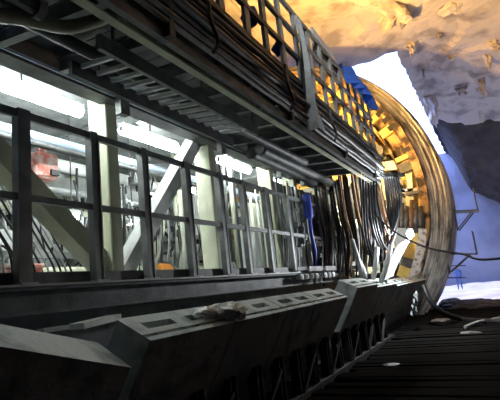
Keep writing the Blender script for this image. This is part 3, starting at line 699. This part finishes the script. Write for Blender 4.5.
c0 = onX(374, 212, 11.9); 
hose([c0, onX(392, 230, 11.5), onX(425, 247, 10.6), onX(462, 254, 9.8), onX(500, 258.5, 9.0), (8.4, -2.5, .25), (7.6, -5.5, .6), (7, -9.4, 1.6)], .022, 'black', 'black cable stretched across from the lamps to the right edge', None, 'cable')
hose([onX(423, 285, 14), onX(430, 300, 13.9), onX(442, 312, 14.2), onZ(462, 319, FZ + .09), onZ(482, 321, FZ + .09), onZ(510, 322, FZ + .09)], .075, 'black', 'thick black hose curving from the shield foot onto the floor', None)
hose([onZ(465, 327, FZ + .09), onZ(478, 322, FZ + .12), onZ(490, 320, FZ + .09), onZ(508, 316, FZ + .09)], .04, 'steell', 'thin pale pipe lying on the floor at right', None, 'pipe')
# worker in blue far back on the pale floor
P0 = onZ(460.5, 289, FZ); P0.z = floor_z(P0.x, P0.y)
t = thing('person', 'worker in blue overalls and white helmet far back beside the shield', 'person', P0)
def skin(verts, edges, radii, name, m, parent):
    me = bpy.data.meshes.new(name); me.from_pydata(verts, edges, []); o = bpy.data.objects.new(name, me); COL.objects.link(o); o.parent = parent
    o.modifiers.new('skin', 'SKIN'); 
    for v, r in zip(me.skin_vertices[0].data, radii): v.radius = (r, r)
    me.skin_vertices[0].data[0].use_root = True
    s = o.modifiers.new('sub', 'SUBSURF'); s.levels = 1; s.render_levels = 1; me.materials.append(m); return o
V = [(0, 0, .95), (0, 0, 1.2), (0, 0, 1.42), (0, 0, 1.52), (0, 0, 1.62), (0, .1, .9), (.06, .12, .48), (0, .13, .08), (-.14, .14, .04), (0, -.1, .9), (-.03, -.12, .48), (.05, -.13, .08), (-.09, -.14, .04),
     (0, .19, 1.40), (-.02, .27, 1.12), (-.16, .22, .93), (-.22, .2, .87), (0, -.19, 1.40), (-.02, -.27, 1.12), (-.14, -.23, .92), (-.2, -.21, .86)]
E_ = [(0, 1), (1, 2), (2, 3), (3, 4), (0, 5), (5, 6), (6, 7), (7, 8), (0, 9), (9, 10), (10, 11), (11, 12), (2, 13), (13, 14), (14, 15), (15, 16), (2, 17), (17, 18), (18, 19), (19, 20)]
Rr = [.16, .17, .15, .06, .09, .11, .075, .05, .05, .11, .075, .05, .05, .075, .055, .045, .035, .075, .055, .045, .035]
skin(V, E_, Rr, 'overalls', mat('blue_overalls', (.14, .22, .5), .8, 0, var=.2), t)
o = lump((0, 0, 1.62), .105, 1, (1, .85, 1.15), 8, 0).build('head', M['skin'], t, True); o.matrix_parent_inverse = Matrix.Identity(4)
g = MB().tube([(0, 0, 1.65), (0, 0, 1.67), (0, 0, 1.73), (0, 0, 1.78), (0, 0, 1.80)], [.17, .135, .125, .09, .03], 12); o = g.build('helmet', M['white'], t, True); o.matrix_parent_inverse = Matrix.Identity(4)
# rubble mounds and scraps on the floor
for i, (u, v, r, sq, m, lab) in enumerate(((480, 306, .55, (2.2, 1.9, .45), 'darkshaderock', 'low dark spoil heap at the edge of the pale floor'), (452, 304, .45, (1.6, 1.2, .5), 'darkshaderock', 'small dark spoil heap beside the shield foot'),
        (440, 321, .2, (1.5, 1.5, .35), 'steelm', 'grey flat scrap of grout on the timbers by the shield'), (470, 333, .12, (1.5, 2, .3), 'steelm', 'tiny grey scrap on the timbers at right'),
        (392, 365, .12, (1.0, 1.2, .25), 'steel', 'dull dark scrap lying on the near timbers'))):
    p = onZ(u, v, FZ + .03)
    tag(lump(p, r, i + 20, sq).build('rubble_heap', M[m]), lab, 'rubble')
for i in range(9):
    p = onX(414 + random.uniform(-3, 3), 293 + i * 2.6, 13.2 + .1 * i)
    tag(lump(p, random.uniform(.02, .05), i + 40, (1, 1, 2.2), 8, .9).build('grout_drip', M['conc']), 'pale crumb of grout in the trail dripping off the shield foot', 'rubble', 'grout trail')
# boards and bags lying on the lining inside, in the dark
t = onY(100, 323, 3.1); 
tag(MB().bar(t + Vector((-.25, 0, 0)), t + Vector((.22, .05, .03)), .16, .05).build('pale_board', M['white']), 'short pale board lying in the dark behind the wedge-shaped segment', 'board')
t = onY(55, 329, 3.0)
tag(MB().bar(t + Vector((-.12, 0, 0)), t + Vector((.1, 0, 0)), .08, .03).build('pale_board', M['white']), 'tiny pale board lying just left of the short pale one', 'board')

# ------------------------------------------------------------------ loose rock and shreds on the roof
for i, (u, v, r, sq, lab) in enumerate(((395, 8, 1.0, (1.0, .8, .8), 'big hanging rock boss in the orange lit roof'), (366, -6, .6, (1.2, 1, .5), 'rock knob at the top edge of the orange roof'),
        (455, 6, .5, (1.5, 1.2, .5), 'orange rock knob high on the roof at right'), (493, 34, .5, (1, 1, .8), 'jagged orange rock at the upper right edge'))):
    p = onZ(u, v, CZ - .15)
    tag(lump(p, r, i + 60, sq, 14, .6).build('rock_boss', M['rock']), lab, 'rock')
for i, (u, v, w, h, zz, lab) in enumerate(((430, 99, .9, 2.2, 11.25, 'grey shred of rock hanging at the edge of the roof opening'), (481, 84, .55, 1.0, 10.2, 'pale torn shred hanging from the grey roof at right'),
        (462, 92, .8, .5, 10.6, 'wide pale flap hanging left of the torn shred'), (493, 40, .6, .9, 10.8, 'orange torn shred at the upper right edge'), (423, 74, .3, .5, 11.2, 'small grey flap in the roof beside the opening'), (411, 50, .35, .6, 11.2, 'small brown flap just above the near corner of the opening'), (474, 62, .3, .5, 11.0, 'narrow flap hanging midway up the right roof'), (452, 60, .5, .3, 11.1, 'broad short flap of rock in the middle of the right roof'), (487, 58, .35, 1.0, 10.6, 'long narrow shred near the right edge of the roof'), (440, 36, .3, .4, 11.3, 'small orange flap hanging from the roof'))):
    p = onZ(u, v, zz); g = MB(); n = 8
    for k in (0, 1):
        for a in range(n + 1):
            for b in range(n + 1):
                s = a / n - .5; q = b / n
                ww = w * (1 - .55 * q + .2 * noise.noise((i * 5, q * 3, 1)))
                g.v.append((p.x + .25 * noise.noise((s * 3 + i, q * 3, 2)) + .14 * k, p.y - s * ww + .2 * noise.noise((i, q * 4, 7)), p.z + .35 - h * q * (1 + .3 * noise.noise((s * 4, i * 3, 3)))))
    n1 = (n + 1) ** 2
    for k in (0, 1):
        for a in range(n):
            for b in range(n):
                c = k * n1 + a * (n + 1) + b; q = (c, c + 1, c + n + 2, c + n + 1); g.f.append(q if k else q[::-1])
    tag(g.build('rock_shred', M['rock'], None), lab, 'rock')
